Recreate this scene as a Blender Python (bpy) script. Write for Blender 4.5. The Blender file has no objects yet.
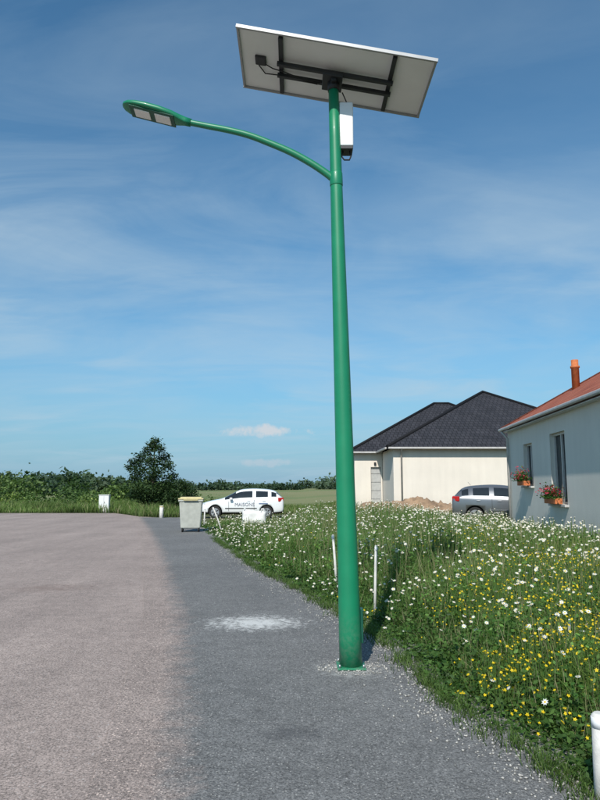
import bpy, math, random
import numpy as np
from mathutils import Vector, Matrix
rng=np.random.default_rng(7); random.seed(7)
scene=bpy.context.scene
scene.view_settings.view_transform='Standard'
scene.view_settings.look='None'
scene.view_settings.exposure=0

# ------------------------------------------------------------ materials
def new_mat(name):
    m=bpy.data.materials.new(name); m.use_nodes=True
    nt=m.node_tree; b=nt.nodes['Principled BSDF']
    return m,nt,b
def ramp(nt,src,stops):
    r=nt.nodes.new('ShaderNodeValToRGB'); e=r.color_ramp.elements
    while len(e)<len(stops): e.new(0.5)
    for i,(p,c) in enumerate(stops):
        e[i].position=p; e[i].color=(c[0],c[1],c[2],1) if not isinstance(c,(int,float)) else (c,c,c,1)
    nt.links.new(src,r.inputs[0]); return r.outputs[0]
def mixc(nt,fac,a,b,mode='MIX'):
    m=nt.nodes.new('ShaderNodeMix'); m.data_type='RGBA'; m.blend_type=mode
    for s,i in ((fac,0),(a,6),(b,7)):
        if isinstance(s,(int,float)): m.inputs[i].default_value=s
        elif isinstance(s,tuple): m.inputs[i].default_value=(s[0],s[1],s[2],1)
        else: nt.links.new(s,m.inputs[i])
    return m.outputs[2]
def math_(nt,op,a,b=0.0,c=0.0,clamp=False):
    m=nt.nodes.new('ShaderNodeMath'); m.operation=op; m.use_clamp=clamp
    for i,s in enumerate((a,b,c)):
        if isinstance(s,(int,float)): m.inputs[i].default_value=s
        else: nt.links.new(s,m.inputs[i])
    return m.outputs[0]
def objco(nt): return nt.nodes.new('ShaderNodeTexCoord').outputs['Object']
def noise(nt,co,scale,detail=4,rough=0.55,dist=0.0):
    n=nt.nodes.new('ShaderNodeTexNoise'); n.inputs['Scale'].default_value=scale
    n.inputs['Detail'].default_value=detail; n.inputs['Roughness'].default_value=rough
    n.inputs['Distortion'].default_value=dist
    nt.links.new(co,n.inputs['Vector']); return n.outputs['Fac']
def bump(nt,b,h,strength=0.3,dist=0.01):
    n=nt.nodes.new('ShaderNodeBump'); n.inputs['Strength'].default_value=strength; n.inputs['Distance'].default_value=dist
    nt.links.new(h,n.inputs['Height']); nt.links.new(n.outputs[0],b.inputs['Normal'])
def simple(name,col,rough=0.5,metal=0.0,var=0.12,scale=6.0,bmp=0.0,coat=0.0,spec=None):
    m,nt,b=new_mat(name); co=objco(nt)
    n=noise(nt,co,scale,5)
    d=tuple(c*(1-var) for c in col); l=tuple(min(1,c*(1+var)) for c in col)
    nt.links.new(ramp(nt,n,[(0.3,d),(0.7,l)]),b.inputs['Base Color'])
    b.inputs['Roughness'].default_value=rough; b.inputs['Metallic'].default_value=metal
    b.inputs['Coat Weight'].default_value=coat
    if spec is not None: b.inputs['Specular IOR Level'].default_value=spec
    if bmp>0: bump(nt,b,noise(nt,co,scale*8,4),bmp,0.01)
    return m

# green pole paint, dusty towards the ground
M_green,nt,b=new_mat('green_paint'); co=objco(nt)
c=ramp(nt,noise(nt,co,4,5),[(0.3,(0.003,0.185,0.085)),(0.7,(0.006,0.222,0.104))])
s=nt.nodes.new('ShaderNodeSeparateXYZ'); nt.links.new(co,s.inputs[0])
low=math_(nt,'MULTIPLY',math_(nt,'SUBTRACT',0.55,s.outputs[2]),1.6,clamp=True)
dust=math_(nt,'MULTIPLY',low,ramp(nt,noise(nt,co,22,6,.75),[(.42,0.0),(.75,.7)]))
nt.links.new(mixc(nt,dust,c,(0.22,0.25,0.20)),b.inputs['Base Color'])
b.inputs['Roughness'].default_value=.46; b.inputs['Coat Weight'].default_value=.12
M_green2=simple('green_paint_clean',(0.004,0.19,0.090),0.42,0,0.08,4,0,0.15)
M_dgreen=simple('dark_green_paint',(0.006,0.08,0.05),0.45)
M_white=simple('white_paint',(0.74,0.75,0.76),0.4,0,0.05,3)
M_backsheet=simple('panel_backsheet',(0.80,0.805,0.80),0.55,0,0.05,2)
M_alu=simple('aluminium_frame',(0.36,0.365,0.37),0.5,0.5,0.05,8)
M_black=simple('black_steel',(0.025,0.027,0.03),0.5,0.2)
M_rubber=simple('rubber',(0.02,0.02,0.02),0.85)
M_led=simple('led_lens',(0.80,0.81,0.78),0.25,0,0.04)
M_cell=simple('solar_cells',(0.01,0.015,0.05),0.12)
M_glass=simple('dark_glass',(0.02,0.025,0.03),0.06,0,0.1)
M_post=simple('post_white',(0.66,0.64,0.60),0.7,0,0.18,12,0.2)
M_bolt=simple('galvanised',(0.4,0.41,0.42),0.45,0.8)
M_bin=simple('bin_plastic',(0.42,0.43,0.39),0.6)
M_lid=simple('bin_lid',(0.56,0.49,0.26),0.55)
M_bag=simple('bag_fabric',(0.74,0.74,0.72),0.85,0,0.14,5,0.6)
M_carw=simple('car_white_paint',(0.78,0.79,0.80),0.25,0,0.02,2,0,0.5)
M_carg=simple('car_grey_paint',(0.20,0.21,0.225),0.28,0.6,0.03,2,0,0.6)
M_red=simple('tail_light',(0.45,0.015,0.012),0.2)
M_head=simple('head_light',(0.6,0.62,0.65),0.12,0.3)
M_rim=simple('wheel_rim',(0.42,0.43,0.45),0.35,0.6)
M_letter=simple('lettering',(0.26,0.27,0.32),0.5)
M_letter2=simple('stripe_blue',(0.12,0.17,0.30),0.5)
M_bark=simple('bark',(0.07,0.055,0.04),0.9,0,0.3,10,0.5)
M_stone=simple('stone_chips',(0.42,0.405,0.375),0.9,0,0.35,30)
M_chim=simple('terracotta',(0.50,0.15,0.05),0.75,0,0.2,12)
M_frame=simple('window_frame',(0.55,0.54,0.52),0.5)
M_gutter=simple('gutter_zinc',(0.50,0.48,0.46),0.5,0.2)
M_shutter=simple('sill_concrete',(0.45,0.44,0.42),0.8)
M_door=simple('garage_door',(0.42,0.42,0.41),0.5)

def stucco(name,col):
    m,nt,b=new_mat(name); co=objco(nt)
    big=noise(nt,co,0.7,6,0.6); fine=noise(nt,co,40,4)
    c=ramp(nt,big,[(0.25,tuple(x*0.88 for x in col)),(0.75,col)])
    s=nt.nodes.new('ShaderNodeSeparateXYZ'); nt.links.new(co,s.inputs[0])
    low=math_(nt,'MULTIPLY',math_(nt,'SUBTRACT',1.15,s.outputs[2]),1.4,clamp=True)
    c=mixc(nt,math_(nt,'MULTIPLY',low,ramp(nt,noise(nt,co,2.5,5,.7),[(.3,.1),(.75,.7)])),c,tuple(x*.6 for x in col))
    mp=nt.nodes.new('ShaderNodeMapping'); nt.links.new(co,mp.inputs[0]); mp.inputs['Scale'].default_value=(4,4,.35)
    c=mixc(nt,.25,c,ramp(nt,noise(nt,mp.outputs[0],1.0,4,.6),[(.35,.86),(.6,1.02)]),'MULTIPLY')
    nt.links.new(c,b.inputs['Base Color']); b.inputs['Roughness'].default_value=0.92
    bump(nt,b,fine,0.35,0.01); return m
M_stuccoA=stucco('render_cream',(0.78,0.715,0.63))
M_stuccoB=stucco('render_light',(0.74,0.715,0.65))

def tiles(name,c1,c2):
    m,nt,b=new_mat(name)
    uv=nt.nodes.new('ShaderNodeTexCoord').outputs['UV']
    br=nt.nodes.new('ShaderNodeTexBrick'); nt.links.new(uv,br.inputs['Vector'])
    br.inputs['Color1'].default_value=(*c1,1); br.inputs['Color2'].default_value=(*c2,1)
    br.inputs['Mortar'].default_value=(c1[0]*0.3,c1[1]*0.3,c1[2]*0.3,1)
    br.inputs['Scale'].default_value=1.0; br.inputs['Mortar Size'].default_value=0.018
    br.inputs['Brick Width'].default_value=0.25; br.inputs['Row Height'].default_value=0.33
    n=noise(nt,uv,1.3,5)
    c=mixc(nt,0.6,br.outputs['Color'],ramp(nt,n,[(0.3,(0.7,0.7,0.7)),(0.7,(1.25,1.25,1.25))]),'MULTIPLY')
    nt.links.new(c,b.inputs['Base Color']); b.inputs['Roughness'].default_value=0.8
    b.inputs['Specular IOR Level'].default_value=.25
    w=nt.nodes.new('ShaderNodeTexWave'); w.inputs['Scale'].default_value=1.25; nt.links.new(uv,w.inputs['Vector'])
    h=math_(nt,'ADD',w.outputs['Fac'],br.outputs['Fac'])
    bump(nt,b,h,0.6,0.03); return m
M_rooftile_dark=tiles('slate_tile',(0.030,0.031,0.038),(0.043,0.043,0.051))
M_rooftile_red=tiles('red_tile',(0.34,0.095,0.055),(0.42,0.14,0.08))

def veg(name,trans=0.3):
    m,nt,b=new_mat(name)
    a=nt.nodes.new('ShaderNodeAttribute'); a.attribute_name='Col'
    nt.links.new(a.outputs['Color'],b.inputs['Base Color'])
    b.inputs['Roughness'].default_value=0.6; b.inputs['Specular IOR Level'].default_value=0.25
    t=nt.nodes.new('ShaderNodeBsdfTranslucent'); nt.links.new(mixc(nt,1.0,a.outputs['Color'],(1.3,1.4,0.7),'MULTIPLY'),t.inputs['Color'])
    mx=nt.nodes.new('ShaderNodeMixShader'); mx.inputs[0].default_value=trans
    nt.links.new(b.outputs[0],mx.inputs[1]); nt.links.new(t.outputs[0],mx.inputs[2])
    nt.links.new(mx.outputs[0],nt.nodes['Material Output'].inputs['Surface']); return m
M_veg=veg('vegetation'); M_flower=veg('flower_petals',0.2)

# ------------------------------------------------------------ mesh helpers
def link(o,parent=None):
    scene.collection.objects.link(o)
    if parent is not None: o.parent=parent
    return o
def empty(name,loc=(0,0,0),rotz=0.0):
    e=bpy.data.objects.new(name,None); e.location=loc; e.rotation_euler=(0,0,rotz); e.empty_display_size=0.2
    return link(e)
def mesh_obj(name,verts,faces,mat=None,parent=None,smooth=False,uvs=None):
    me=bpy.data.meshes.new(name); me.from_pydata([tuple(v) for v in verts],[],faces); 
    if mat:
        for m in (mat if isinstance(mat,list) else [mat]): me.materials.append(m)
    if uvs is not None:
        l=me.uv_layers.new(name='UVMap')
        for i,u in enumerate(uvs): l.data[i].uv=u
    if smooth:
        for p in me.polygons: p.use_smooth=True
    me.update(); return link(bpy.data.objects.new(name,me),parent)
def np_mesh(name,V,quads,tris,cols,mat,parent=None):
    me=bpy.data.meshes.new(name)
    V=np.asarray(V,dtype=np.float32)
    q=np.asarray(quads,dtype=np.int32).reshape(-1,4); t=np.asarray(tris,dtype=np.int32).reshape(-1,3)
    loops=np.concatenate([q.ravel(),t.ravel()])
    st=np.concatenate([np.arange(len(q))*4,len(q)*4+np.arange(len(t))*3]).astype(np.int32)
    me.vertices.add(len(V)); me.vertices.foreach_set('co',V.ravel())
    me.loops.add(len(loops)); me.loops.foreach_set('vertex_index',loops)
    me.polygons.add(len(st)); me.polygons.foreach_set('loop_start',st)
    me.materials.append(mat)
    if cols is not None:
        at=me.color_attributes.new('Col','FLOAT_COLOR','POINT')
        c=np.ones((len(V),4),dtype=np.float32); c[:,:3]=cols; at.data.foreach_set('color',c.ravel())
    me.update(calc_edges=True); me.validate()
    return link(bpy.data.objects.new(name,me),parent)
def box(name,cx,cy,cz,sx,sy,sz,mat,parent=None,bev=0.0,rot=None,taper=1.0):
    v=[]
    for z in (-1,1):
        k=1.0 if z>0 else taper
        for x,y in ((-1,-1),(1,-1),(1,1),(-1,1)): v.append((x*sx/2*k,y*sy/2*k,z*sz/2))
    f=[(3,2,1,0),(4,5,6,7),(0,1,5,4),(1,2,6,5),(2,3,7,6),(3,0,4,7)]
    o=mesh_obj(name,v,f,mat,parent); o.location=(cx,cy,cz)
    if rot: o.rotation_euler=rot
    if bev>0:
        m=o.modifiers.new('b','BEVEL'); m.width=bev; m.segments=3
    return o
def tube(name,pts,radii,mat,parent=None,seg=20,cap=True):
    V=[];F=[];n=len(pts); pts=[Vector(p) for p in pts]; up=None
    for i,p in enumerate(pts):
        d=(pts[min(i+1,n-1)]-pts[max(i-1,0)]).normalized()
        if up is None:
            up=Vector((0,1,0)) if abs(d.y)<0.9 else Vector((1,0,0))
        a=(up-d*up.dot(d)).normalized(); up=a; b=d.cross(a)
        for k in range(seg):
            t=2*math.pi*k/seg; V.append(p+(a*math.cos(t)+b*math.sin(t))*radii[i])
    for i in range(n-1):
        for k in range(seg):
            F.append((i*seg+k,i*seg+(k+1)%seg,(i+1)*seg+(k+1)%seg,(i+1)*seg+k))
    me_f=list(F)
    if cap: me_f+= [tuple(range(seg-1,-1,-1)),tuple(range((n-1)*seg,n*seg))]
    o=mesh_obj(name,V,me_f,mat,parent)
    for p in o.data.polygons:
        if len(p.vertices)==4: p.use_smooth=True
    return o
def sstep(x):
    x=np.clip(x,0,1); return x*x*(3-2*x)

# ------------------------------------------------------------ terrain
EY=[-12,-2,2,3.6,5.18,7.6,10.43,12.86,19.9,23.3,31.4,33.5,36]
EX=[6.5,3.4,2.05,1.52,1.10,0.76,-0.02,-0.80,-2.5,-3.4,-5.4,-6.2,-7.5]
def Xe(y): return np.interp(y,EY,EX)
RY=[-12,-2,2,3.6,5.18,8.14,16.8,25.5,33.5]
RX=[1.5,0.3,-0.3,-0.6,-0.87,-1.38,-3.45,-5.75,-8.0]
def Xr(y): return np.interp(y,RY,RX)
def H(x,y):
    x=np.asarray(x,dtype=float); y=np.asarray(y,dtype=float)
    d=x-Xe(np.minimum(y,36))
    b=0.30*sstep((d-0.3)/4.5)*sstep((x+0.8)/5.0)
    far=sstep((y-60)/400)*2.0*np.sin(x*0.004+1.0)*0.5
    return b+far-0.03+0.02*np.sin(x*1.7)*np.sin(y*1.3)*sstep((d-0.3)/2)
def axis(lo,hi,c0,c1,st):
    a=list(np.arange(c0,c1,st)); s=st; x=c1
    while x<hi: a.append(x); s*=1.25; x+=s
    a.append(hi); s=st; x=c0; b=[]
    while x>lo: x-=s; s*=1.25; b.append(max(x,lo))
    return np.array(sorted(set(b+a)))
gx=axis(-2500,2500,-10,14,0.3); gy=axis(-300,4000,-4,42,0.3)
GX,GY=np.meshgrid(gx,gy); GZ=H(GX,GY)
V=np.stack([GX.ravel(),GY.ravel(),GZ.ravel()],1); nx=len(gx); ny=len(gy)
ii=(np.arange(ny-1)[:,None]*nx+np.arange(nx-1)[None,:]).ravel()
Q=np.stack([ii,ii+1,ii+nx+1,ii+nx],1)
m,nt,b=new_mat('ground_soil_grass'); co=objco(nt)
n1=noise(nt,co,0.35,6); n2=noise(nt,co,9,6,0.7); n3=noise(nt,co,0.012,3)
c=mixc(nt,n2,(0.035,0.05,0.015),(0.10,0.115,0.04))
c=mixc(nt,ramp(nt,n1,[(0.45,0.0),(0.7,1.0)]),c,(0.13,0.115,0.06))
sx=nt.nodes.new('ShaderNodeSeparateXYZ'); nt.links.new(co,sx.inputs[0])
fy=math_(nt,'MULTIPLY',math_(nt,'SUBTRACT',sx.outputs[1],44.0),0.05,clamp=True)
field=mixc(nt,ramp(nt,n3,[(0.42,0.0),(0.55,1.0)]),(0.12,0.17,0.05),(0.20,0.20,0.085))
c=mixc(nt,fy,c,field)
nt.links.new(c,b.inputs['Base Color']); b.inputs['Roughness'].default_value=0.95; bump(nt,b,n2,0.6,0.05)
g=np_mesh('ground',V,Q,np.zeros((0,3),int),None,m)
for p in g.data.polygons: p.use_smooth=True

def asphalt(nt,co,base,var,fleck,fleckamt,scale=1.0):
    big=noise(nt,co,0.55,4,0.6); med=noise(nt,co,6,5,0.7); fine=noise(nt,co,75*scale,2,0.85)
    c=ramp(nt,big,[(0.3,tuple(x*(1-var) for x in base)),(0.7,tuple(x*(1+var) for x in base))])
    c=mixc(nt,0.55,c,ramp(nt,med,[(0.3,0.70),(0.7,1.30)]),'MULTIPLY')
    c=mixc(nt,1.0,c,ramp(nt,fine,[(0.32,0.38),(0.68,1.7)]),'MULTIPLY')
    v=nt.nodes.new('ShaderNodeTexVoronoi'); v.inputs['Scale'].default_value=58*scale; nt.links.new(co,v.inputs['Vector'])
    cs=nt.nodes.new('ShaderNodeSeparateColor'); nt.links.new(v.outputs['Color'],cs.inputs[0])
    sel=math_(nt,'MULTIPLY',math_(nt,'GREATER_THAN',cs.outputs[0],1-fleckamt),math_(nt,'LESS_THAN',v.outputs['Distance'],0.36))
    c=mixc(nt,math_(nt,'MULTIPLY',sel,cs.outputs[1]),c,fleck)
    return c,fine,med
def blob(nt,co,x,y,rx,ry,amt,ns=7,na=1.6,gain=1.6):
    s=nt.nodes.new('ShaderNodeSeparateXYZ'); nt.links.new(co,s.inputs[0])
    a=math_(nt,'MULTIPLY',math_(nt,'SUBTRACT',s.outputs[0],x),1/rx)
    b_=math_(nt,'MULTIPLY',math_(nt,'SUBTRACT',s.outputs[1],y),1/ry)
    d=math_(nt,'SQRT',math_(nt,'ADD',math_(nt,'MULTIPLY',a,a),math_(nt,'MULTIPLY',b_,b_)))
    n=noise(nt,co,ns,6,0.8)
    d=math_(nt,'ADD',d,math_(nt,'MULTIPLY',math_(nt,'SUBTRACT',n,0.5),na))
    return math_(nt,'MULTIPLY',math_(nt,'MULTIPLY',math_(nt,'SUBTRACT',1.0,d,clamp=True),gain,clamp=True),amt,clamp=True)
RED=(0.290,0.234,0.208); GREY=(0.150,0.149,0.146)
m_road,nt,b=new_mat('road_red_asphalt'); co=objco(nt)
c,fi,me_=asphalt(nt,co,RED,0.10,(0.44,0.40,0.38),0.14)
mp=nt.nodes.new('ShaderNodeMapping'); nt.links.new(co,mp.inputs[0]); mp.inputs['Rotation'].default_value=(0,0,math.radians(-12)); mp.inputs['Scale'].default_value=(1.2,0.12,1)
c=mixc(nt,0.5,c,ramp(nt,noise(nt,mp.outputs[0],1.0,4),[(0.35,0.80),(0.65,1.12)]),'MULTIPLY')
c=mixc(nt,blob(nt,co,-3.9,10.6,0.8,0.5,0.5,5,4,1.0),c,(0.14,0.09,0.07))
nt.links.new(c,b.inputs['Base Color']); b.inputs['Roughness'].default_value=0.9; bump(nt,b,fi,0.6,0.008)
ys=np.concatenate([np.arange(-12,33.6,0.5)])
P=[];F=[]
for y in ys:
    P.append((-40,y,0.004)); P.append((float(Xr(y))+1.0,y,0.004))
for y,xr in ((35,-8.5),(37,-9.6),(39.2,-11.0)):
    P.append((-40,y,0.004)); P.append((xr,y,0.004))
for i in range(len(P)//2-1): F.append((2*i,2*i+1,2*i+3,2*i+2))
mesh_obj('road',P,F,m_road)
m_pav,nt,b=new_mat('pavement_grey_asphalt'); co=objco(nt)
cg,fi,me_=asphalt(nt,co,GREY,0.14,(0.40,0.39,0.37),0.26)
cr=mixc(nt,1.0,cg,(RED[0]/GREY[0],RED[1]/GREY[1],RED[2]/GREY[2]),'MULTIPLY')
at=nt.nodes.new('ShaderNodeAttribute'); at.attribute_name='Col'
sc=nt.nodes.new('ShaderNodeSeparateColor'); nt.links.new(at.outputs['Color'],sc.inputs[0])
nz=noise(nt,co,5.0,6,0.75)
f=math_(nt,'ADD',sc.outputs[0],math_(nt,'MULTIPLY',math_(nt,'SUBTRACT',nz,0.5),0.75))
f=ramp(nt,f,[(0.30,0.0),(0.60,1.0)])
c=mixc(nt,f,cr,cg)
nz2=noise(nt,co,18,6,0.8)
fg=math_(nt,'ADD',sc.outputs[1],math_(nt,'MULTIPLY',math_(nt,'SUBTRACT',nz2,0.5),1.3))
fg=ramp(nt,fg,[(0.60,0.0),(0.9,0.75)])
c=mixc(nt,fg,c,(0.30,0.285,0.25))
c=mixc(nt,blob(nt,co,-0.52,7.95,0.62,0.46,0.85,12,4.0,1.3),c,(0.66,0.66,0.64))
c=mixc(nt,blob(nt,co,0.45,6.0,0.34,0.30,0.6,18,4.0,1.2),c,(0.45,0.45,0.43))
c=mixc(nt,blob(nt,co,-0.05,4.48,0.28,0.16,0.55,8,4.0,1.0),c,(0.055,0.055,0.06))
c=mixc(nt,blob(nt,co,-0.9,13,1.4,2.2,0.30,1.5,3,1.0),c,(0.08,0.08,0.085))
nt.links.new(c,b.inputs['Base Color']); b.inputs['Roughness'].default_value=0.88; bump(nt,b,fi,0.9,0.012)
P=[];F=[];C=[]; K=14
ys=np.arange(-12,34,0.25)
for y in ys:
    a=float(Xr(y))-0.5; e=float(Xe(y))+0.25+0.08*math.sin(y*3.1)+0.06*math.sin(y*7.7)
    for k in range(K+1):
        x=a+(e-a)*k/K
        P.append((x,y,0.008)); C.append((min(1,max(0,(x-a)/1.0)),min(1,max(0,1-(e-x)/0.65)),0))
for j in range(len(ys)-1):
    for k in range(K):
        q=j*(K+1)+k; F.append((q,q+1,q+K+2,q+K+1))
np_mesh('pavement',P,F,np.zeros((0,3),int),np.array(C),m_pav)

def stones(name,n,fx,mat):
    V=[];T=[]
    base=np.array([(1,0,0),(-1,0,0),(0,1,0),(0,-1,0),(0,0,1),(0,0,-1)],float)
    tr=[(0,2,4),(2,1,4),(1,3,4),(3,0,4),(2,0,5),(1,2,5),(3,1,5),(0,3,5)]
    for i in range(n):
        x,y,r=fx(); th=random.random()*6.28; s=np.array([r*random.uniform(.7,1.4),r*random.uniform(.6,1.2),r*random.uniform(.4,.8)])
        v=base*s*rng.uniform(.75,1.2,(6,1)); R=np.array([[math.cos(th),-math.sin(th),0],[math.sin(th),math.cos(th),0],[0,0,1]])
        v=v@R.T+np.array([x,y,0.010+r*0.3]); k=len(V)*6; V.append(v); T+= [(a+k,b_+k,c_+k) for a,b_,c_ in tr]
    return np_mesh(name,np.concatenate(V),np.zeros((0,4),int),T,None,mat)
def fx():
    if random.random()<0.05:
        a=random.random()*6.28; r=random.uniform(.1,.32); return 0.45+r*math.cos(a),6.03+r*math.sin(a)*.8,random.uniform(.005,.014)
    y=2.2+random.random()**1.8*16; x=float(Xe(y))+0.10-abs(random.gauss(0,0.26)); return x,y,random.uniform(.004,.012)
stones('gravel_chips',4200,fx,M_stone)
def fx2():
    y=random.uniform(2,14); x=random.uniform(float(Xr(y))-.5,float(Xe(y))); return x,y,random.uniform(.002,.0045)
stones('loose_grit',900,fx2,M_stone)

# ------------------------------------------------------------ vegetation
class Veg:
    def __init__(s): s.V=[];s.Q=[];s.T=[];s.C=[];s.n=0
    def add(s,V,Q,T,C):
        V=V.reshape(-1,3); s.V.append(V); s.C.append(C.reshape(-1,3))
        if Q is not None: s.Q.append(Q.reshape(-1,4)+s.n)
        if T is not None: s.T.append(T.reshape(-1,3)+s.n)
        s.n+=len(V)
    def blades(s,P,h,w,lean,cb,ct):
        n=len(P); a=rng.uniform(0,2*np.pi,n); d=np.stack([np.cos(a),np.sin(a),np.zeros(n)],1)
        a2=rng.uniform(0,2*np.pi,n); p=np.stack([np.cos(a2),np.sin(a2),np.zeros(n)],1)*w[:,None]*.5
        up=np.array([0,0,1.0]); h=h[:,None]; lean=lean[:,None]
        v=np.stack([P-p,P+p,P+up*h*.55+d*lean*.35+p*.8,P+up*h*.55+d*lean*.35-p*.8,P+up*h*(1-0.15*(lean/h)) +d*lean],1)
        idx=np.arange(n)[:,None]*5
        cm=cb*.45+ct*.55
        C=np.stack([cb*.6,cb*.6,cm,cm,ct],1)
        s.add(v,idx+np.array([0,1,2,3]),idx+np.array([3,2,4]),C)
    def leaves(s,P,size,C,flat=0.0,aspect=.5):
        n=len(P); a=rng.normal(size=(n,3)); a[:,2]*=(1-flat); a/=np.linalg.norm(a,axis=1)[:,None]
        r=rng.normal(size=(n,3)); b=np.cross(a,r)
        if flat>0: 
            b=np.cross(a,np.array([0,0,1.0])+0.5*rng.normal(size=(n,3)))
        b/=np.linalg.norm(b,axis=1)[:,None]
        L=size[:,None]
        v=np.stack([P-a*L*.5,P+b*L*aspect*.5,P+a*L*.5,P-b*L*aspect*.5],1)
        idx=np.arange(n)[:,None]*4
        s.add(v,idx+np.array([0,1,2,3]),None,np.repeat(C[:,None,:],4,1))
    def build(s,name,mat,parent=None):
        Q=np.concatenate(s.Q) if s.Q else np.zeros((0,4),int); T=np.concatenate(s.T) if s.T else np.zeros((0,3),int)
        return np_mesh(name,np.concatenate(s.V),Q,T,np.concatenate(s.C),mat,parent)
def vnoise(x,y,f,seed=0):
    return (np.sin(x*f+seed)*np.cos(y*f*1.13+seed*2.1)+np.sin((x+y)*f*.63+seed*.7)*np.cos((x-y)*f*.81+1.3*seed)+np.sin(x*f*2.3+seed*3)*np.sin(y*f*2.1-seed))/3
def colmix(n,a,b,c=None,pc=0.0,v=0.2):
    t=rng.random((n,1)); C=np.array(a)*(1-t)+np.array(b)*t
    if c is not None:
        k=rng.random(n)<pc; C[k]=np.array(c)*rng.uniform(.8,1.2,(k.sum(),1))
    return C*rng.uniform(1-v,1+v,(n,1))
def wallX(y): return 7-.0893*(22-y)
def sample(n,y0,y1,pw,dmax,d0=0.0,dp=1.0):
    u=rng.random(n); y=(y0**(1-pw)+u*(y1**(1-pw)-y0**(1-pw)))**(1/(1-pw))
    d=d0+rng.random(n)**dp*dmax*np.ones(n); x=Xe(y)+d
    keep=(d>0.10+0.16*vnoise(x*0,y,2.3,1)+0.08*vnoise(x*0,y,7,4))
    keep&=~((x>wallX(y)-.15)&(y<22.3)); keep&=~((y>29.5)&(x<3.4)); keep&=(x<16)
    keep&=~((abs(x+1.85)<.65)&(y>26.0)&(y<27.2))
    return x[keep],y[keep],d[keep]
def hgt(d,x,y):
    h=(0.10+0.44*sstep(d/1.5))*(1+0.40*vnoise(x,y,1.4,3)+.15*vnoise(x,y,4.1,13))*(0.8+0.2*sstep((y-5)/6))
    h*=1-.50*sstep((y-15)/7)*sstep((.5-x)/2.0)
    h*=1-.36*sstep((y-11)/8)*sstep((x-3)/3)
    h*=1-.22*sstep((x-2)/3)*sstep((y-4)/5)
    return h
mw=Veg()
x,y,d=sample(270000,2.3,33,1.55,11.0,0,1.15)
P=np.stack([x,y,H(x,y)-.02],1); n=len(x); hh=hgt(d,x,y)*rng.uniform(.4,1.2,n)
cl=vnoise(x,y,2.1,5)[:,None]; cl2=vnoise(x,y,.7,15)[:,None]
cb=colmix(n,(0.04,0.095,0.018),(0.07,0.13,0.03)); ct=colmix(n,(0.10,0.20,0.04),(0.18,0.28,0.07),(0.40,0.36,0.20),0.10)
ct*=(1+0.40*cl)*(1+.3*cl2*np.array([1.2,.6,.3])); cb*=(1+0.35*cl)
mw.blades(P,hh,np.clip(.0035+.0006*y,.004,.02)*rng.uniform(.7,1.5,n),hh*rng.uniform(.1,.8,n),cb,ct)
x,y,d=sample(17000,3.0,33,1.25,11.0,0.35)
n=len(x); P=np.stack([x,y,H(x,y)],1); hh=hgt(d,x,y)*rng.uniform(1.1,1.7,n)
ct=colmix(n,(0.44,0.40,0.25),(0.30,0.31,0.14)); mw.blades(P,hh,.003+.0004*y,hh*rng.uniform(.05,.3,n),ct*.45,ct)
x,y,d=sample(6000,2.4,28,1.55,9.0,0,1.6)
k=36; n=len(x)
h0=hgt(d,x,y)*rng.uniform(.5,1.2,n)
X=np.repeat(x,k)+rng.normal(0,.10,n*k); Y=np.repeat(y,k)+rng.normal(0,.10,n*k); hz=np.repeat(h0,k)*rng.random(n*k)**.6
kp=(X-Xe(Y))>0.02+0.1*vnoise(X*0,Y,2.3,1)
X,Y,hz=X[kp],Y[kp],hz[kp]
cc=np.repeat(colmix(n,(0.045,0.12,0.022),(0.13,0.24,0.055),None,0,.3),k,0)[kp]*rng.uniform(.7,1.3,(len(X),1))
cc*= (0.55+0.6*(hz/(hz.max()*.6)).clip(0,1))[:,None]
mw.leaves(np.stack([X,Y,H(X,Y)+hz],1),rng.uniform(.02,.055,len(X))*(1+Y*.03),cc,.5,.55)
n=420; y=2.4+rng.random(n)**1.4*18; x=Xe(y)+.05-np.abs(rng.normal(0,.065,n)); k=26
X=np.repeat(x,k)+rng.normal(0,.05,n*k); Y=np.repeat(y,k)+rng.normal(0,.08,n*k)
P=np.stack([X,Y,np.full(n*k,.008)],1); hh=rng.uniform(.02,.10,n*k)
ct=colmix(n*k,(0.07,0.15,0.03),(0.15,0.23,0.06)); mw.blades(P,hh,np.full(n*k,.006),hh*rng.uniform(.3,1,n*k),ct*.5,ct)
mw.build('wildflower_meadow_grass',M_veg)

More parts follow.
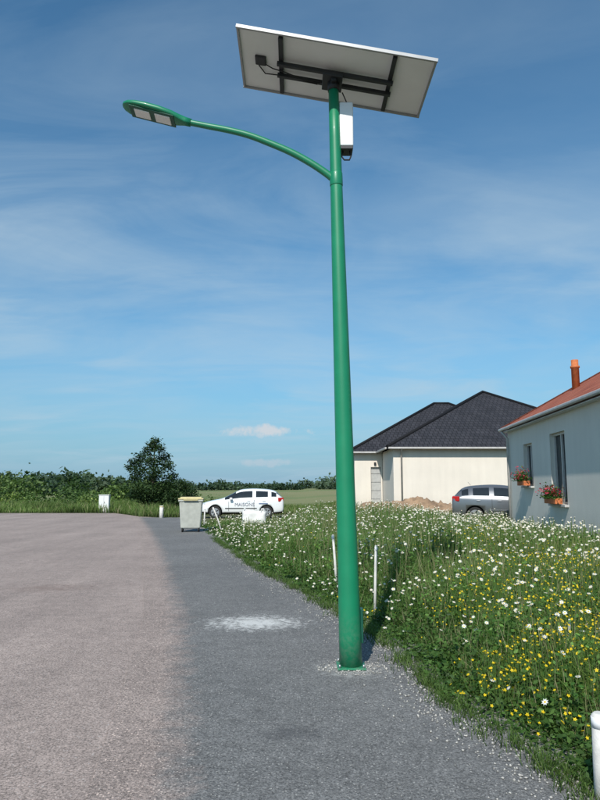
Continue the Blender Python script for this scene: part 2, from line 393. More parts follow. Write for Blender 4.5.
def flowers(name,P,r,tilt,petal,centre,npet,stemh):
    fl=Veg(); n=len(P)
    nrm=np.stack([rng.normal(-.10,tilt,n),rng.normal(-.40,tilt,n),np.ones(n)],1); nrm/=np.linalg.norm(nrm,axis=1)[:,None]
    a=np.cross(nrm,rng.normal(size=(n,3))); a/=np.linalg.norm(a,axis=1)[:,None]; b=np.cross(nrm,a)
    m_=npet*2; ang=np.arange(m_)*2*np.pi/m_; rad=np.where(np.arange(m_)%2==0,1.0,.52)
    ring=P[:,None]+(a[:,None]*np.cos(ang)[None,:,None]+b[:,None]*np.sin(ang)[None,:,None])*(rad[None,:,None]*r[:,None,None])+nrm[:,None]*(r[:,None,None]*.12*(rad[None,:,None]))
    V=np.concatenate([P[:,None],ring],1); idx=np.arange(n)[:,None,None]*(m_+1)
    tri=np.array([(0,1+i,1+(i+1)%m_) for i in range(m_)])[None]
    C=np.repeat((np.array(petal)*rng.uniform(.8,1.05,(n,1)))[:,None],m_+1,1)
    fl.add(V,None,(tri+idx).reshape(-1,3),C)
    ang=np.arange(6)*np.pi/3; Pc=P+nrm*(r*.16)[:,None]
    ring=P[:,None]+(a[:,None]*np.cos(ang)[None,:,None]+b[:,None]*np.sin(ang)[None,:,None])*(r[:,None,None]*.30)+nrm[:,None]*(r*.10)[:,None,None]
    V=np.concatenate([Pc[:,None],ring],1); idx=np.arange(n)[:,None,None]*7
    tri=np.array([(0,1+i,1+(i+1)%6) for i in range(6)])[None]
    fl.add(V,None,(tri+idx).reshape(-1,3),np.repeat((np.array(centre)*np.ones((n,1)))[:,None],7,1))
    S=P-np.array([0,0,1.0])*stemh[:,None]; w=np.clip(.0012+.00025*P[:,1],.002,.006)
    pp=np.stack([w,0*w,0*w],1); g=np.array([0.07,0.13,0.03])*np.ones((n,1))
    v=np.stack([S-pp,S+pp,P+pp,P-pp],1); fl.add(v,(np.arange(n)[:,None]*4+np.arange(4)),None,np.repeat(g[:,None],4,1))
    return fl.build(name,M_flower)
x,y,d=sample(21000,4.5,30,.9,11,0.15)
dens=vnoise(x,y,.55,9)+.6*vnoise(x,y,1.9,2)
k=(dens>rng.uniform(-.65,.95,len(x)))&(rng.random(len(x))<np.clip((y-4.5)/5.5,.12,1))
x,y,d=x[k],y[k],d[k]; n=len(x); hh=hgt(d,x,y)*rng.uniform(.85,1.5,n)
flowers('oxeye_daisies',np.stack([x,y,H(x,y)+hh],1),rng.uniform(.015,.028,n)*(1+.012*y),.45,(0.82,0.83,0.80),(0.75,0.5,0.04),8,hh*.7)
x,y,d=sample(24000,2.8,18,1.2,4.2,0.04,1.0)
dens=vnoise(x,y,1.2,21)+.5*vnoise(x,y,3.3,8)+0.20-0.075*(y-4)+.25*sstep((x-1.2)/1.0)
k=(dens>rng.uniform(-.1,.9,len(x)))
x,y,d=x[k],y[k],d[k]; n=len(x); hh=hgt(d,x,y)*rng.uniform(.7,1.2,n)+.02
flowers('yellow_wildflowers',np.stack([x,y,H(x,y)+hh],1),rng.uniform(.008,.016,n),.7,(0.80,0.62,0.02),(0.6,0.35,0.01),5,hh*.6)

wd=Veg()
n=60000; x=rng.uniform(-34,3.0,n); y=rng.uniform(34.5,50,n)
keep=~((x<-11+(y-39)*0.2)&(y<39.6))&~((x>-6.2)&(x<0.8)&(y>32.3)&(y<37.4))&~((y<39.6)&(x<-8.3-(y-34.5)*.55))
x,y=x[keep],y[keep]; n=len(x); hh=(.42+.32*vnoise(x,y,.8,2))*rng.uniform(.5,1.3,n)*np.where(x<-6,1.15,.7)
ct=colmix(n,(0.10,0.18,0.04),(0.19,0.27,0.08),(0.38,0.35,0.20),.10)*(1+.45*vnoise(x,y,.5,6))[:,None]
wd.blades(np.stack([x,y,H(x,y)],1),hh,np.full(n,.035),hh*rng.uniform(.1,.6,n),ct*.5,ct)
wd.build('roadside_weeds',M_veg)

def leafmass(name,blobs,per,size,c1,c2,parent=None,flat=0.2,shell=.55,tint=.5):
    lm=Veg()
    for (bx,by,bz,rx,ry,rz) in blobs:
        n=int(per*rx*rz); u=rng.normal(size=(n,3)); u/=np.linalg.norm(u,axis=1)[:,None]
        rad=(shell+(1-shell)*rng.random(n)**.7)*(1+.22*np.sin(u[:,0]*7+bx*3)*np.sin(u[:,2]*6+by)+.15*rng.normal(size=n))
        P=np.stack([bx+u[:,0]*rx*rad,by+u[:,1]*ry*rad,bz+u[:,2]*rz*rad],1)
        t=rng.random()
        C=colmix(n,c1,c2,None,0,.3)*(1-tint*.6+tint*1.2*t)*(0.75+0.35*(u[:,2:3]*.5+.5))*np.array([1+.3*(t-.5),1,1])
        lm.leaves(P,rng.uniform(.6,1.4,n)*size,C,flat,.65)
    return lm.build(name,M_veg,parent)
bl=[]
for i in range(60):
    x=random.uniform(-40,-6.5); y=random.uniform(46,54); h=random.uniform(.7,1.35); r=random.uniform(.5,1.6)
    bl.append((x,y,h*.4,r,r*.7,h*.6))
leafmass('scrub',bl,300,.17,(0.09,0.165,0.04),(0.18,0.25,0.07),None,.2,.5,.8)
bl=[]
for i in range(55):
    x=random.uniform(-62,-13); y=random.uniform(60,84); h=random.uniform(1.5,3.0)*(1.0 if x<-24 else .75); r=random.uniform(1.0,2.6)
    bl.append((x,y,h*.45,r,r*.8,h*.58))
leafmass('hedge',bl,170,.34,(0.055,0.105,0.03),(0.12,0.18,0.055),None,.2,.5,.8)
bl=[]
for i in range(330):
    x=random.uniform(-190,190); y=random.uniform(200,260); h=random.uniform(2.4,4.2)+1.1*math.sin(x*.045)+.7*math.sin(x*.13); r=random.uniform(3.0,6.0)
    bl.append((x,y,h*.42,r,r*.8,h*.6))
for i in range(40):
    x=random.uniform(-100,-36); y=random.uniform(115,150); h=random.uniform(2.8,4.8); r=random.uniform(2.0,4.0)
    bl.append((x,y,h*.45,r,r*.8,h*.55))
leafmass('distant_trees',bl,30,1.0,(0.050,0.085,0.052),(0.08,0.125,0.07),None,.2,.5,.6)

tree=empty('broadleaf_tree',(-9.25,41.5,0))
tp=[(0,0,-.1),(.05,0,1.0),(-.05,.05,2.0),(.02,0,3.0),(0,0,4.2)]
tube('trunk',tp,[.13,.10,.08,.05,.02],M_bark,tree,10)
bl=[]
cl=[(.05,0,4.45,.36),(-.15,.1,4.15,.5),(-.45,.1,3.8,.5),(.35,-.1,3.95,.45),(-.8,0,3.35,.55),(.5,.2,3.4,.55),(-1.2,.1,3.0,.5),(0,-.3,3.1,.6),(.85,0,2.85,.5),(-.8,-.2,2.5,.65),(.3,-.4,2.4,.7),(-1.55,0,2.75,.3),
(1.1,.1,2.2,.5),(-1.3,.2,2.1,.4),(-.3,.4,2.0,.6),(1.0,-.2,1.6,.7),(-.6,-.3,1.5,.7),(1.8,.1,1.6,.6),(.2,-.4,1.3,.7),(2.2,0,1.15,.65),(2.5,.1,.6,.55),(1.3,-.3,.9,.75),(-1.1,0,1.1,.5),(.3,-.2,.7,.7),(-.5,0,.8,.6),(1.9,-.2,.5,.6)]
for i,(a,b_,c_,r) in enumerate(cl):
    bl.append((a*1.02,b_*2.2,c_,r*1.0,r,r*.78))
    if i%2==0: tube('limb_%d'%i,[(0,0,max(.6,c_-.9)),(a*.5,b_*.8,c_-.35),(a*.95,b_*2,c_)],[.045,.03,.012],M_bark,tree,6)
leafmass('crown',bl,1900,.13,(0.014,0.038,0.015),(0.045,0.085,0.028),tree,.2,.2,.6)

def mound():
    V=[];F=[]; nx_,ny_=60,24
    for j in range(ny_+1):
        for i in range(nx_+1):
            u=i/nx_*2-1; v=j/ny_*2-1
            z=1.05*max(0,(1-u*u))**.8*max(0,(1-v*v))**.8
            z*=1+.25*math.sin(u*9+1)*math.cos(v*5)+.15*math.sin(u*23)*math.sin(v*17+u*4)+.08*random.gauss(0,1)
            V.append((5.3+u*3.6,31.0+v*1.3,.15+z*.70))
    for j in range(ny_):
        for i in range(nx_):
            q=j*(nx_+1)+i; F.append((q,q+1,q+nx_+2,q+nx_+1))
    m=simple('excavated_soil',(0.30,0.20,0.125),.95,0,.4,2.2,.8)
    mesh_obj('soil_mound',V,F,m,smooth=True)
mound()

# ------------------------------------------------------------ street lamp
lamp=empty('solar_street_lamp',(0.452,6.05,0))
LX=-0.12/5.6
def px(z): return LX*z
tube('pole',[(px(z),0,z) for z in (0.02,.3,1,2,3,4,5,5.6)],[.101,.099,.092,.083,.074,.064,.055,.050],M_green,lamp,48)
box('base_plate',0,0,.020,.25,.25,.016,M_green,lamp,.004)
for i,(a,b_) in enumerate(((-.105,-.105),(.105,-.105),(.105,.105),(-.105,.105))):
    tube('anchor_bolt_%d'%i,[(a,b_,.028),(a,b_,.055)],[.010,.010],M_bolt,lamp,6)
box('service_hatch',.101,.035,.36,.026,.08,.30,M_dgreen,lamp,.006)
def L(x,z): return (x-.452,0,z)
pts=[L(.345,4.56),L(.25,4.64),L(.10,4.745),L(-.09,4.855),L(-.30,4.95),L(-.50,5.03),L(-.70,5.085),L(-.92,5.13),L(-1.13,5.175)]
sm=[]
for i in range(len(pts)-1):
    p0=Vector(pts[max(i-1,0)]);p1=Vector(pts[i]);p2=Vector(pts[i+1]);p3=Vector(pts[min(i+2,len(pts)-1)])
    for k in range(5):
        t=k/5; sm.append(.5*((2*p1)+(p2-p0)*t+(2*p0-5*p1+4*p2-p3)*t*t+(3*p1-p0-3*p2+p3)*t**3))
sm.append(Vector(pts[-1]))
tube('arm',sm,[.037-.008*i/len(sm) for i in range(len(sm))],M_green2,lamp,20)
tube('arm_collar',[(px(4.50),0,4.50),(px(4.51),0,4.51),(px(4.63),0,4.63),(px(4.64),0,4.64)],[.061,.064,.063,.059],M_green2,lamp,32)
hd=empty('lamp_head'); hd.parent=lamp; hd.location=L(-1.08,5.165); hd.rotation_euler=(math.radians(6),math.radians(180+15),0)
st=[(0.0,.035,.035,.035),(.06,.040,.038,.036),(.12,.064,.040,.036),(.20,.098,.046,.032),(.32,.120,.052,.030),(.46,.124,.054,.028),(.57,.114,.048,.026),(.64,.094,.038,.024),(.685,.060,.026,.018),(.70,.025,.012,.012)]
V=[];F=[];S=24
for (x_,w_,t_,b_) in st:
    for k in range(S):
        a=2*math.pi*k/S; cy=math.cos(a); sz=math.sin(a)
        yy=math.copysign(abs(cy)**.75,cy)*w_; zz=sz*t_ if sz>0 else -b_*abs(sz)**.45
        V.append((x_,yy,-zz))
for i in range(len(st)-1):
    for k in range(S): F.append((i*S+k,(i+1)*S+k,(i+1)*S+(k+1)%S,i*S+(k+1)%S))
F+=[tuple(range(S)),tuple(range(len(st)*S-1,(len(st)-1)*S-1,-1))]
mesh_obj('housing',V,F,M_green2,hd,smooth=True)
box('optic_tray',.385,0,.032,.46,.185,.012,M_dgreen,hd,.03)
box('led_module_1',.275,0,.040,.160,.125,.012,M_led,hd,.006)
box('led_module_2',.485,0,.040,.160,.120,.012,M_led,hd,.006)
cx=px(5.1)+.115
box('controller_box',cx,.06,5.145,.135,.16,.46,M_white,lamp,.012)
box('box_cover',cx,.06,4.900,.128,.15,.03,M_black,lamp,.004)
box('box_bracket',cx-.07,.02,5.2,.05,.06,.05,M_bolt,lamp)
box('box_bracket_low',cx-.07,.02,5.02,.05,.06,.05,M_bolt,lamp)
loop=[(cx-.03,.05,4.89),(cx-.045,.04,4.83),(cx-.02,.03,4.79),(cx+.03,.03,4.79),(cx+.045,.04,4.83),(cx+.035,.05,4.89)]
tube('cable_loop',loop,[.008]*6,M_rubber,lamp,8)
tube('cable_up',[(cx+.01,.12,5.37),(cx+.02,.13,5.45),(cx-.03,.10,5.55)],[.006]*3,M_rubber,lamp,8)
pn=empty('panel'); pn.parent=lamp; pn.location=(-.115,0,5.68); pn.rotation_euler=(math.radians(0),math.radians(10.3),math.radians(0.5))
PW,PD=1.88,.92
box('backsheet',0,0,.012,PW-.01,PD-.01,.006,M_backsheet,pn)
box('cells',0,0,.018,PW-.03,PD-.03,.005,M_cell,pn)
for nm,x_,y_,sx_,sy_ in (('frame_front',0,-PD/2,PW+.03,.022),('frame_back',0,PD/2,PW+.03,.022),('frame_left',-PW/2,0,.022,PD-.023),('frame_right',PW/2,0,.022,PD-.023)):
    box(nm,x_,y_,.004,sx_,sy_,.034,M_alu,pn,.002)
for nm,x_ in (('cross_rail_1',-.53),('cross_rail_2',.56)): box(nm,x_,.0,-.012,.042,PD-.06,.036,M_black,pn,.003)
for nm,y_ in (('long_rail_1',-.09),('long_rail_2',.09)): box(nm,.015,y_,-.049,1.16,.040,.036,M_black,pn,.003)
box('mount_head',0,0,-.085,.20,.26,.03,M_black,pn,.005)
box('junction_box',-.74,-.03,-.005,.11,.13,.028,M_black,pn,.01)
tube('panel_cable',[(-.70,.0,-.012),(-.62,.05,-.015),(-.50,.02,-.05),(-.3,.05,-.075),(-.12,.04,-.09)],[.006]*5,M_rubber,pn,8)
tube('panel_cable_2',[(-.76,.04,-.012),(-.70,.16,-.010),(-.62,.15,-.012),(-.48,.08,-.05),(-.15,.09,-.075)],[.006]*5,M_rubber,pn,8)
tube('pole_cap',[(px(5.5),0,5.50),(px(5.6),0,5.60)],[.057,.057],M_black,lamp,24)
box('tilt_bracket',px(5.6),0,5.60,.05,.20,.10,M_black,lamp,.004)

# ------------------------------------------------------------ stakes and posts
def stake(name,x,y,h,r,tx,ty=0.0,top=None):
    z=float(H(x,y)); e=empty(name,(x,y,max(z,0)))
    tube('shaft',[(0,0,-.1),(tx*.5,ty*.5,h*.5),(tx,ty,h-.012),(tx,ty,h)],[r,r,r*.97,r*.7],M_post,e,12)
    tube('tip',[(tx,ty,h-.07),(tx,ty,h-.02)],[r*1.04,r*1.04],top or M_white,e,12)
    return e
stake('marker_stake',.94,8.5,.85,.018,.03)
stake('marker_stake',.58,10.5,.84,.020,-.06)
stake('marker_stake',2.36,6.0,.42,.010,.05,.05)
stake('boundary_post',1.555,3.58,.43,.045,.005)
stake('marker_stake',-2.75,23.6,.85,.025,-.35)
stake('marker_stake',-3.9,27,.7,.03,.02)
stake('boundary_post',-6.95,33.2,.62,.10,0,0,M_lid)

uc=empty('utility_cabinet',(-11.95,40.4,0))
box('plinth',0,0,.06,.66,.40,.14,M_shutter,uc,.01); box('body',0,0,.58,.60,.34,.90,M_white,uc,.015)
box('cap',0,0,1.05,.66,.40,.04,M_white,uc,.01); box('door_seam',0,-.172,.58,.008,.006,.8,M_black,uc); box('handle',.05,-.18,.6,.02,.02,.10,M_black,uc)
bn=empty('wheeled_bin',(-3.85,23.4,0),math.radians(6))
box('body',0,0,.60,.80,.66,.94,M_bin,bn,.04,None,.84)
box('rim',0,0,1.09,.86,.72,.06,M_bin,bn,.02)
box('lid',0,.01,1.15,.88,.74,.05,M_lid,bn,.02); box('lid_dome',0,.03,1.19,.74,.58,.05,M_lid,bn,.02)
box('front_grip',0,-.39,1.11,.5,.05,.03,M_lid,bn,.01)
for i,(a,b_) in enumerate(((-.28,-.22),(.28,-.22),(-.28,.22),(.28,.22))):
    tube('wheel_%d'%i,[(a-.02,b_,.09),(a+.02,b_,.09)],[.085,.085],M_rubber,bn,16); box('fork_%d'%i,a,b_,.15,.06,.05,.08,M_bolt,bn)
bg=empty('bulk_bag',(-1.85,26.6,0.0),.10)
V=[];F=[];S=40
for j,(z,r) in enumerate(((-.02,.43),(.06,.46),(.20,.475),(.34,.465),(.46,.455),(.60,.45),(.605,.435),(.47,.42),(.44,.20),(.47,.01))):
    for k in range(S):
        a=2*math.pi*k/S; q=(abs(math.cos(a))**9+abs(math.sin(a))**9)**(-1/9)
        w=1+.018*math.sin(a*5+j)+.012*math.sin(a*13+j*2); V.append((math.cos(a)*q*r*w,math.sin(a)*q*r*w,z+(.035*math.sin(a*3+1)+.02*math.sin(a*7) if 4<=j<=6 else 0)))
for j in range(9):
    for k in range(S): F.append((j*S+k,j*S+(k+1)%S,(j+1)*S+(k+1)%S,(j+1)*S+k))
mesh_obj('sack',V,F,M_bag,bg,smooth=True)
for i,(a,b_) in enumerate(((-.40,-.40),(.40,-.40),(.40,.40),(-.40,.40))):
    tube('strap_%d'%i,[(a,b_*.7,.55),(a*.98,b_*.85,.70),(a*.8,b_,.68),(a*.7,b_,.55)],[.014]*4,M_bag,bg,6)

# ------------------------------------------------------------ cars
import bmesh
def car(name,loc,rotz,paint,writing=False):
    e=empty(name,loc,rotz)
    S=[(0.00,.36,.60,.63,.56,.44),(.06,.26,.66,.70,.70,.58),(.22,.20,.72,.78,.80,.66),(.55,.19,.80,.87,.86,.70),(.95,.19,.87,.945,.88,.72),(1.22,.19,.915,.99,.88,.73),
       (1.95,.19,.945,1.39,.885,.60),(2.10,.19,.955,1.44,.885,.60),(2.40,.19,.965,1.475,.89,.605),(2.74,.19,.975,1.485,.89,.605),(2.82,.19,.98,1.485,.89,.605),(3.20,.19,.99,1.47,.885,.60),
       (3.52,.19,1.01,1.44,.88,.59),(3.62,.19,1.02,1.425,.875,.585),(3.92,.19,1.04,1.37,.86,.56),(4.16,.22,1.02,1.07,.83,.62),(4.26,.26,.97,1.01,.80,.60),(4.30,.36,.86,.90,.72,.5)]
    V=[];F=[];MI=[]
    for (x,zb,bl,tp,w,wr) in S:
        half=[(w*.86,zb),(w*.97,zb+.10),(w,zb+.28 if bl-zb>.4 else (zb+bl)/2),(w*.985,bl-.06),(w*.95,bl),(wr,tp-.045 if tp-bl>.2 else tp-.02),(wr*.72,tp-.005)]
        ring=[(0,zb)]+half+[(0,tp+.012)]
        full=ring+[(-a,b_) for a,b_ in reversed(half)]
        V+=[(x,a,b_) for a,b_ in full]
    R=16
    for i in range(len(S)-1):
        for k in range(R):
            F.append((i*R+k,i*R+(k+1)%R,(i+1)*R+(k+1)%R,(i+1)*R+k))
            kk=k if k<8 else 15-k
            mi=0
            if kk==5 and i in (5,6,7,8,10,11,13): mi=1
            if kk in (6,7) and i==5: mi=1
            if kk in (6,7) and i==14: mi=1
            if kk in (0,1): mi=2
            MI.append(mi)
    F.append(tuple(range(R-1,-1,-1))); F.append(tuple(range((len(S)-1)*R,len(S)*R))); MI+=[0,0]
    o=mesh_obj('body',V,F,[paint,M_glass,M_rubber],e)
    for p,mi in zip(o.data.polygons,MI): p.material_index=mi; p.use_smooth=True
    bm_=o.modifiers.new('s','SUBSURF'); bm_.levels=1; bm_.render_levels=1
    dg=bpy.context.evaluated_depsgraph_get(); nm=bpy.data.meshes.new_from_object(o.evaluated_get(dg)); o.modifiers.clear(); o.data=nm
    b=bmesh.new(); b.from_mesh(o.data); bmesh.ops.recalc_face_normals(b,faces=b.faces); b.to_mesh(o.data); b.free()
    wx=(.82,3.42)
    cuts=[]
    for x in wx:
        for s in (-1,1):
            c=tube('cutter',[(x,s*.55,.32),(x,s*1.1,.32)],[.365,.365],M_rubber,None,32); c.parent=e; c.data.update()
            b=bmesh.new(); b.from_mesh(c.data); bmesh.ops.recalc_face_normals(b,faces=b.faces); b.to_mesh(c.data); b.free()
            md=o.modifiers.new('c','BOOLEAN'); md.object=c; md.operation='DIFFERENCE'; md.solver='EXACT'; cuts.append(c)
    bpy.context.view_layer.update(); dg=bpy.context.evaluated_depsgraph_get()
    nm=bpy.data.meshes.new_from_object(o.evaluated_get(dg)); o.modifiers.clear(); o.data=nm
    for c in cuts: bpy.data.objects.remove(c)
    for wi,x in enumerate(wx):
        for s in (-1,1):
            t=f'{wi}_{"l" if s<0 else "r"}'
            tube('tyre_'+t,[(x,s*.66,.31),(x,s*.68,.31),(x,s*.84,.31),(x,s*.86,.31)],[.29,.31,.31,.29],M_rubber,e,28)
            tube('rim_'+t,[(x,s*.80,.31),(x,s*.868,.31)],[.20,.205],M_rim,e,28)
            tube('hub_'+t,[(x,s*.86,.31),(x,s*.88,.31)],[.045,.04],M_rim,e,12)
            for k in range(5):
                a=k*2*math.pi/5+.6; box(f'gap_{t}_{k}',x+math.cos(a)*.125,s*.869,.31+math.sin(a)*.125,.11,.006,.055,M_rubber,e,0,(0,-a,0))
    for s in (-1,1):
        t='l' if s<0 else 'r'
        box('headlamp_'+t,.20,s*.66,.68,.34,.12,.13,M_head,e,.035,(0,0,s*.55))
        box('tail_lamp_'+t,4.12,s*.74,.93,.30,.16,.20,M_red,e,.035,(0,0,-s*.5))
        box('mirror_'+t,1.62,s*.97,.98,.14,.17,.12,paint,e,.035)
        for i,x_ in enumerate((2.50,3.28)): box(f'door_handle_{i}_{t}',x_,s*.888,.86,.15,.03,.03,paint if paint is M_carw else M_rim,e,.008)
        box('side_moulding_'+t,2.12,s*.893,.50,1.6,.012,.04,M_rubber if paint is M_carw else paint,e,.004)
        box('door_seam_a_'+t,1.50,s*.888,.62,.010,.014,.50,M_rubber,e); box('door_seam_b_'+t,2.78,s*.893,.66,.010,.014,.56,M_rubber,e)
    box('front_plate',-.006,0,.42,.012,.5,.11,M_white,e,.002); box('rear_plate',4.305,0,.62,.012,.5,.11,M_white,e,.002)
    box('grille',.012,0,.55,.03,.7,.08,M_rubber,e,.01)
    box('antenna',3.6,0,1.52,.01,.01,.16,M_rubber,e,0,(0,.7,0))
    if writing:
        cu=bpy.data.curves.new('t','FONT'); cu.body='MAISONS'; cu.size=.24; cu.extrude=.002; cu.align_x='CENTER'
        to=bpy.data.objects.new('t',cu); scene.collection.objects.link(to); bpy.context.view_layer.update()
        me=bpy.data.meshes.new_from_object(to.evaluated_get(bpy.context.evaluated_depsgraph_get())); bpy.data.objects.remove(to)
        me.materials.clear(); me.materials.append(M_letter)
        lo=link(bpy.data.objects.new('door_lettering',me),e); lo.location=(2.30,-.905,.62); lo.rotation_euler=(math.radians(90),0,0)
        box('door_stripe',3.25,-.897,.74,.45,.010,.04,M_letter2,e,0)
    return e
car('parked_car',(-5.15,34.2,-.02),math.radians(3),M_carw,True)
car('parked_car',(10.3,25.6,.17),math.radians(180-14),M_carg)

# ------------------------------------------------------------ houses
def wallface(name,L_,z0,z1,ops,mat,parent,p0,ang,depth=.18):
    xs=sorted(set([0,L_]+[v for o in ops for v in (o[0],o[1])])); zs=sorted(set([z0,z1]+[v for o in ops for v in (o[2],o[3])]))
    V=[];F=[]
    def q(a,b_,c_,d_): k=len(V); V.extend([a,b_,c_,d_]); F.append((k,k+1,k+2,k+3))
    for i in range(len(xs)-1):
        for j in range(len(zs)-1):
            mx,mz=(xs[i]+xs[i+1])/2,(zs[j]+zs[j+1])/2
            if any(o[0]<mx<o[1] and o[2]<mz<o[3] for o in ops): continue
            q((xs[i],0,zs[j]),(xs[i+1],0,zs[j]),(xs[i+1],0,zs[j+1]),(xs[i],0,zs[j+1]))
    for o in ops:
        a,b_,c_,d_=o[:4]
        q((a,0,c_),(a,0,d_),(a,depth,d_),(a,depth,c_)); q((b_,0,d_),(b_,0,c_),(b_,depth,c_),(b_,depth,d_))
        q((a,0,d_),(b_,0,d_),(b_,depth,d_),(a,depth,d_)); q((b_,0,c_),(a,0,c_),(a,depth,c_),(b_,depth,c_))
    w=mesh_obj(name,V,F,mat,parent); w.location=(p0[0],p0[1],0); w.rotation_euler=(0,0,ang)
    for i,o in enumerate(ops):
        a,b_,c_,d_,kind=o
        if kind=='win':
            g=box(f'{name}_glass_{i}',(a+b_)/2,depth-.02,(c_+d_)/2,b_-a,.01,d_-c_,M_glass,w)
            t=.06
            for k,(x,z,sx_,sz_) in enumerate((((a+t/2),(c_+d_)/2,t,d_-c_-.004),((b_-t/2),(c_+d_)/2,t,d_-c_-.004),((a+b_)/2,c_+t/2,b_-a-2*t-.004,t),((a+b_)/2,d_-t/2,b_-a-2*t-.004,t),((a+b_)/2,(c_+d_)/2,t,d_-c_-2*t-.004))):
                box(f'{name}_frame_{i}_{k}',x,depth-.055,z,sx_,.05,sz_,M_frame,w)
            box(f'{name}_sill_{i}',(a+b_)/2,-.02,c_-.03,b_-a+.16,.16,.055,M_shutter,w,.005)
        else:
            box(f'{name}_door_{i}',(a+b_)/2,depth-.03,(c_+d_)/2,b_-a-.004,.04,d_-c_-.004,M_door,w)
            for k in range(4): box(f'{name}_doorline_{i}_{k}',(a+b_)/2,depth-.053,c_+(d_-c_)*(k+.8)/4.6,b_-a-.05,.006,.02,M_black,w)
    return w
def roof(name,faces_pts,mat,parent,thick=.12):
    V=[];F=[];UV=[]
    for pts in faces_pts:
        P=[Vector(p) for p in pts]; n=(P[1]-P[0]).cross(P[2]-P[0]).normalized()
        u=(P[1]-P[0]).normalized(); v=n.cross(u); k=len(V)
        V+=P; F.append(tuple(range(k,k+len(P)))); UV+=[((p-P[0]).dot(u),(p-P[0]).dot(v)) for p in P]
        k=len(V); Pl=[p-Vector((0,0,thick)) for p in P]; V+=Pl; F.append(tuple(reversed(range(k,k+len(P))))); UV+=[(0,0)]*len(P)
        k=len(V); V+=[Pl[0],Pl[1],P[1],P[0]]; F.append((k,k+1,k+2,k+3)); UV+=[(0,0)]*4
    return mesh_obj(name,V,F,mat,parent,uvs=UV)
def hip(name,x0,x1,y0,y1,ze,zr,mat,parent,ov=.35):
    x0-=ov;x1+=ov;y0-=ov;y1+=ov
    w=x1-x0;d=y1-y0; i=min(w,d)/2
    if w>=d: A=(x0+i,(y0+y1)/2,zr);B=(x1-i+.001,(y0+y1)/2,zr)
    else: A=((x0+x1)/2,y0+i,zr);B=((x0+x1)/2,y1-i,zr)
    a,b_,c_,d_=(x0,y0,ze),(x1,y0,ze),(x1,y1,ze),(x0,y1,ze)
    if w>=d: fs=[(a,b_,B,A),(b_,c_,B),(c_,d_,A,B),(d_,a,A)]
    else: fs=[(a,b_,A),(b_,c_,B,A),(c_,d_,B),(d_,a,A,B)]
    r=roof(name,fs,mat,parent)
    for k,(p,q) in enumerate(((a,A),(b_,B if w>=d else A),(A,B),(d_,A if w>=d else B),(c_,B))):
        if (Vector(p)-Vector(q)).length>.05: tube(f'{name}_ridge_{k}',[Vector(p)+Vector((0,0,.02)),Vector(q)+Vector((0,0,.02))],[.09,.09],mat,parent,8)
    return r
hA=empty('rendered_house',(0,0,0))
z0,ze=.0,3.55
wallface('front_wall',13.3,z0,ze,[(8.2,9.6,1.3,2.6,'win')],M_stuccoA,hA,(4.84,34),0)
wallface('left_wall',4.5,z0,ze,[],M_stuccoA,hA,(4.84,38.5),-math.pi/2)
wallface('right_wall',14.0,z0,ze,[(3,4.4,1.3,2.6,'win')],M_stuccoA,hA,(18.14,34),math.pi/2)
wallface('wing_front_wall',1.62,z0,ze,[(.95,1.55,.45,2.7,'door')],M_stuccoA,hA,(3.2,38.5),0)
wallface('wing_left_wall',12,z0,ze,[(4,5.4,1.3,2.6,'win')],M_stuccoA,hA,(3.2,50.5),-math.pi/2)
wallface('back_wall',13,z0,ze,[],M_stuccoA,hA,(16.2,50.5),math.pi)
hip('main_roof',4.84,18.14,34,48.0,3.60,7.45,M_rooftile_dark,hA)
hip('wing_roof',3.2,16.2,38.5,50.5,3.60,7.2,M_rooftile_dark,hA)
box('front_gutter',11.49,33.60,3.54,13.9,.10,.10,M_gutter,hA,.02)
box('wing_gutter',3.85,38.10,3.54,1.9,.10,.10,M_gutter,hA,.02)
box('side_gutter',4.44,36.1,3.54,.10,4.5,.10,M_gutter,hA,.02)
tube('downspout',[(5.25,33.66,3.5),(5.25,33.92,3.35),(5.25,33.93,.2)],[.045]*3,M_gutter,hA,10)
box('wall_lamp',4.4,38.45,2.9,.12,.1,.16,M_black,hA,.01)
th=math.atan2(-.996,-.0893)
hB=empty('rendered_house',(7.0,22,0),th)
LEN=16;DEP=8.4; zeB=3.48
wallface('street_wall',LEN,.0,zeB,[(2.05,3.05,1.60,2.85,'win'),(4.85,6.1,1.15,2.95,'win'),(9.5,10.7,1.3,2.8,'win')],M_stuccoB,hB,(0,0),0)
wallface('garden_wall',LEN,.0,zeB,[],M_stuccoB,hB,(LEN,DEP),math.pi)
rp=.56
for nm,x_ in (('far_gable',0),('near_gable',LEN)):
    f=[(0,1,2,3,4)] if x_>0 else [(4,3,2,1,0)]
    mesh_obj(nm,[(x_,0,0),(x_,DEP,0),(x_,DEP,zeB),(x_,DEP/2,zeB+DEP/2*rp-.02),(x_,0,zeB)],f,M_stuccoB,hB)
ov=.20; go=.08; zr=zeB+.14+DEP/2*rp; zl=zr-(DEP/2+ov)*rp
roof('roof',[((-go,-ov,zl),(LEN+go,-ov,zl),(LEN+go,DEP/2,zr),(-go,DEP/2,zr)),((LEN+go,DEP+ov,zl),(-go,DEP+ov,zl),(-go,DEP/2,zr),(LEN+go,DEP/2,zr))],M_rooftile_red,hB,.10)
box('gutter',LEN/2,-ov-.05,zl-.05,LEN+.15,.09,.09,M_gutter,hB,.03)
box('soffit',LEN/2,-ov/2,zl-.13,LEN,ov-.01,.02,M_frame,hB)
tube('ridge_tiles',[(-go,DEP/2,zr+.02),(LEN+go,DEP/2,zr+.02)],[.11,.11],M_rooftile_red,hB,8)
n_=int((DEP/2+ov)/.3)
for i in range(n_):
    y_=-ov+.15+i*.3; box(f'verge_tile_{i}',-go-.03,y_,zl+(y_+ov)*rp+.02,.10,.33,.05,M_rooftile_red,hB,.01,(math.atan(rp),0,0))
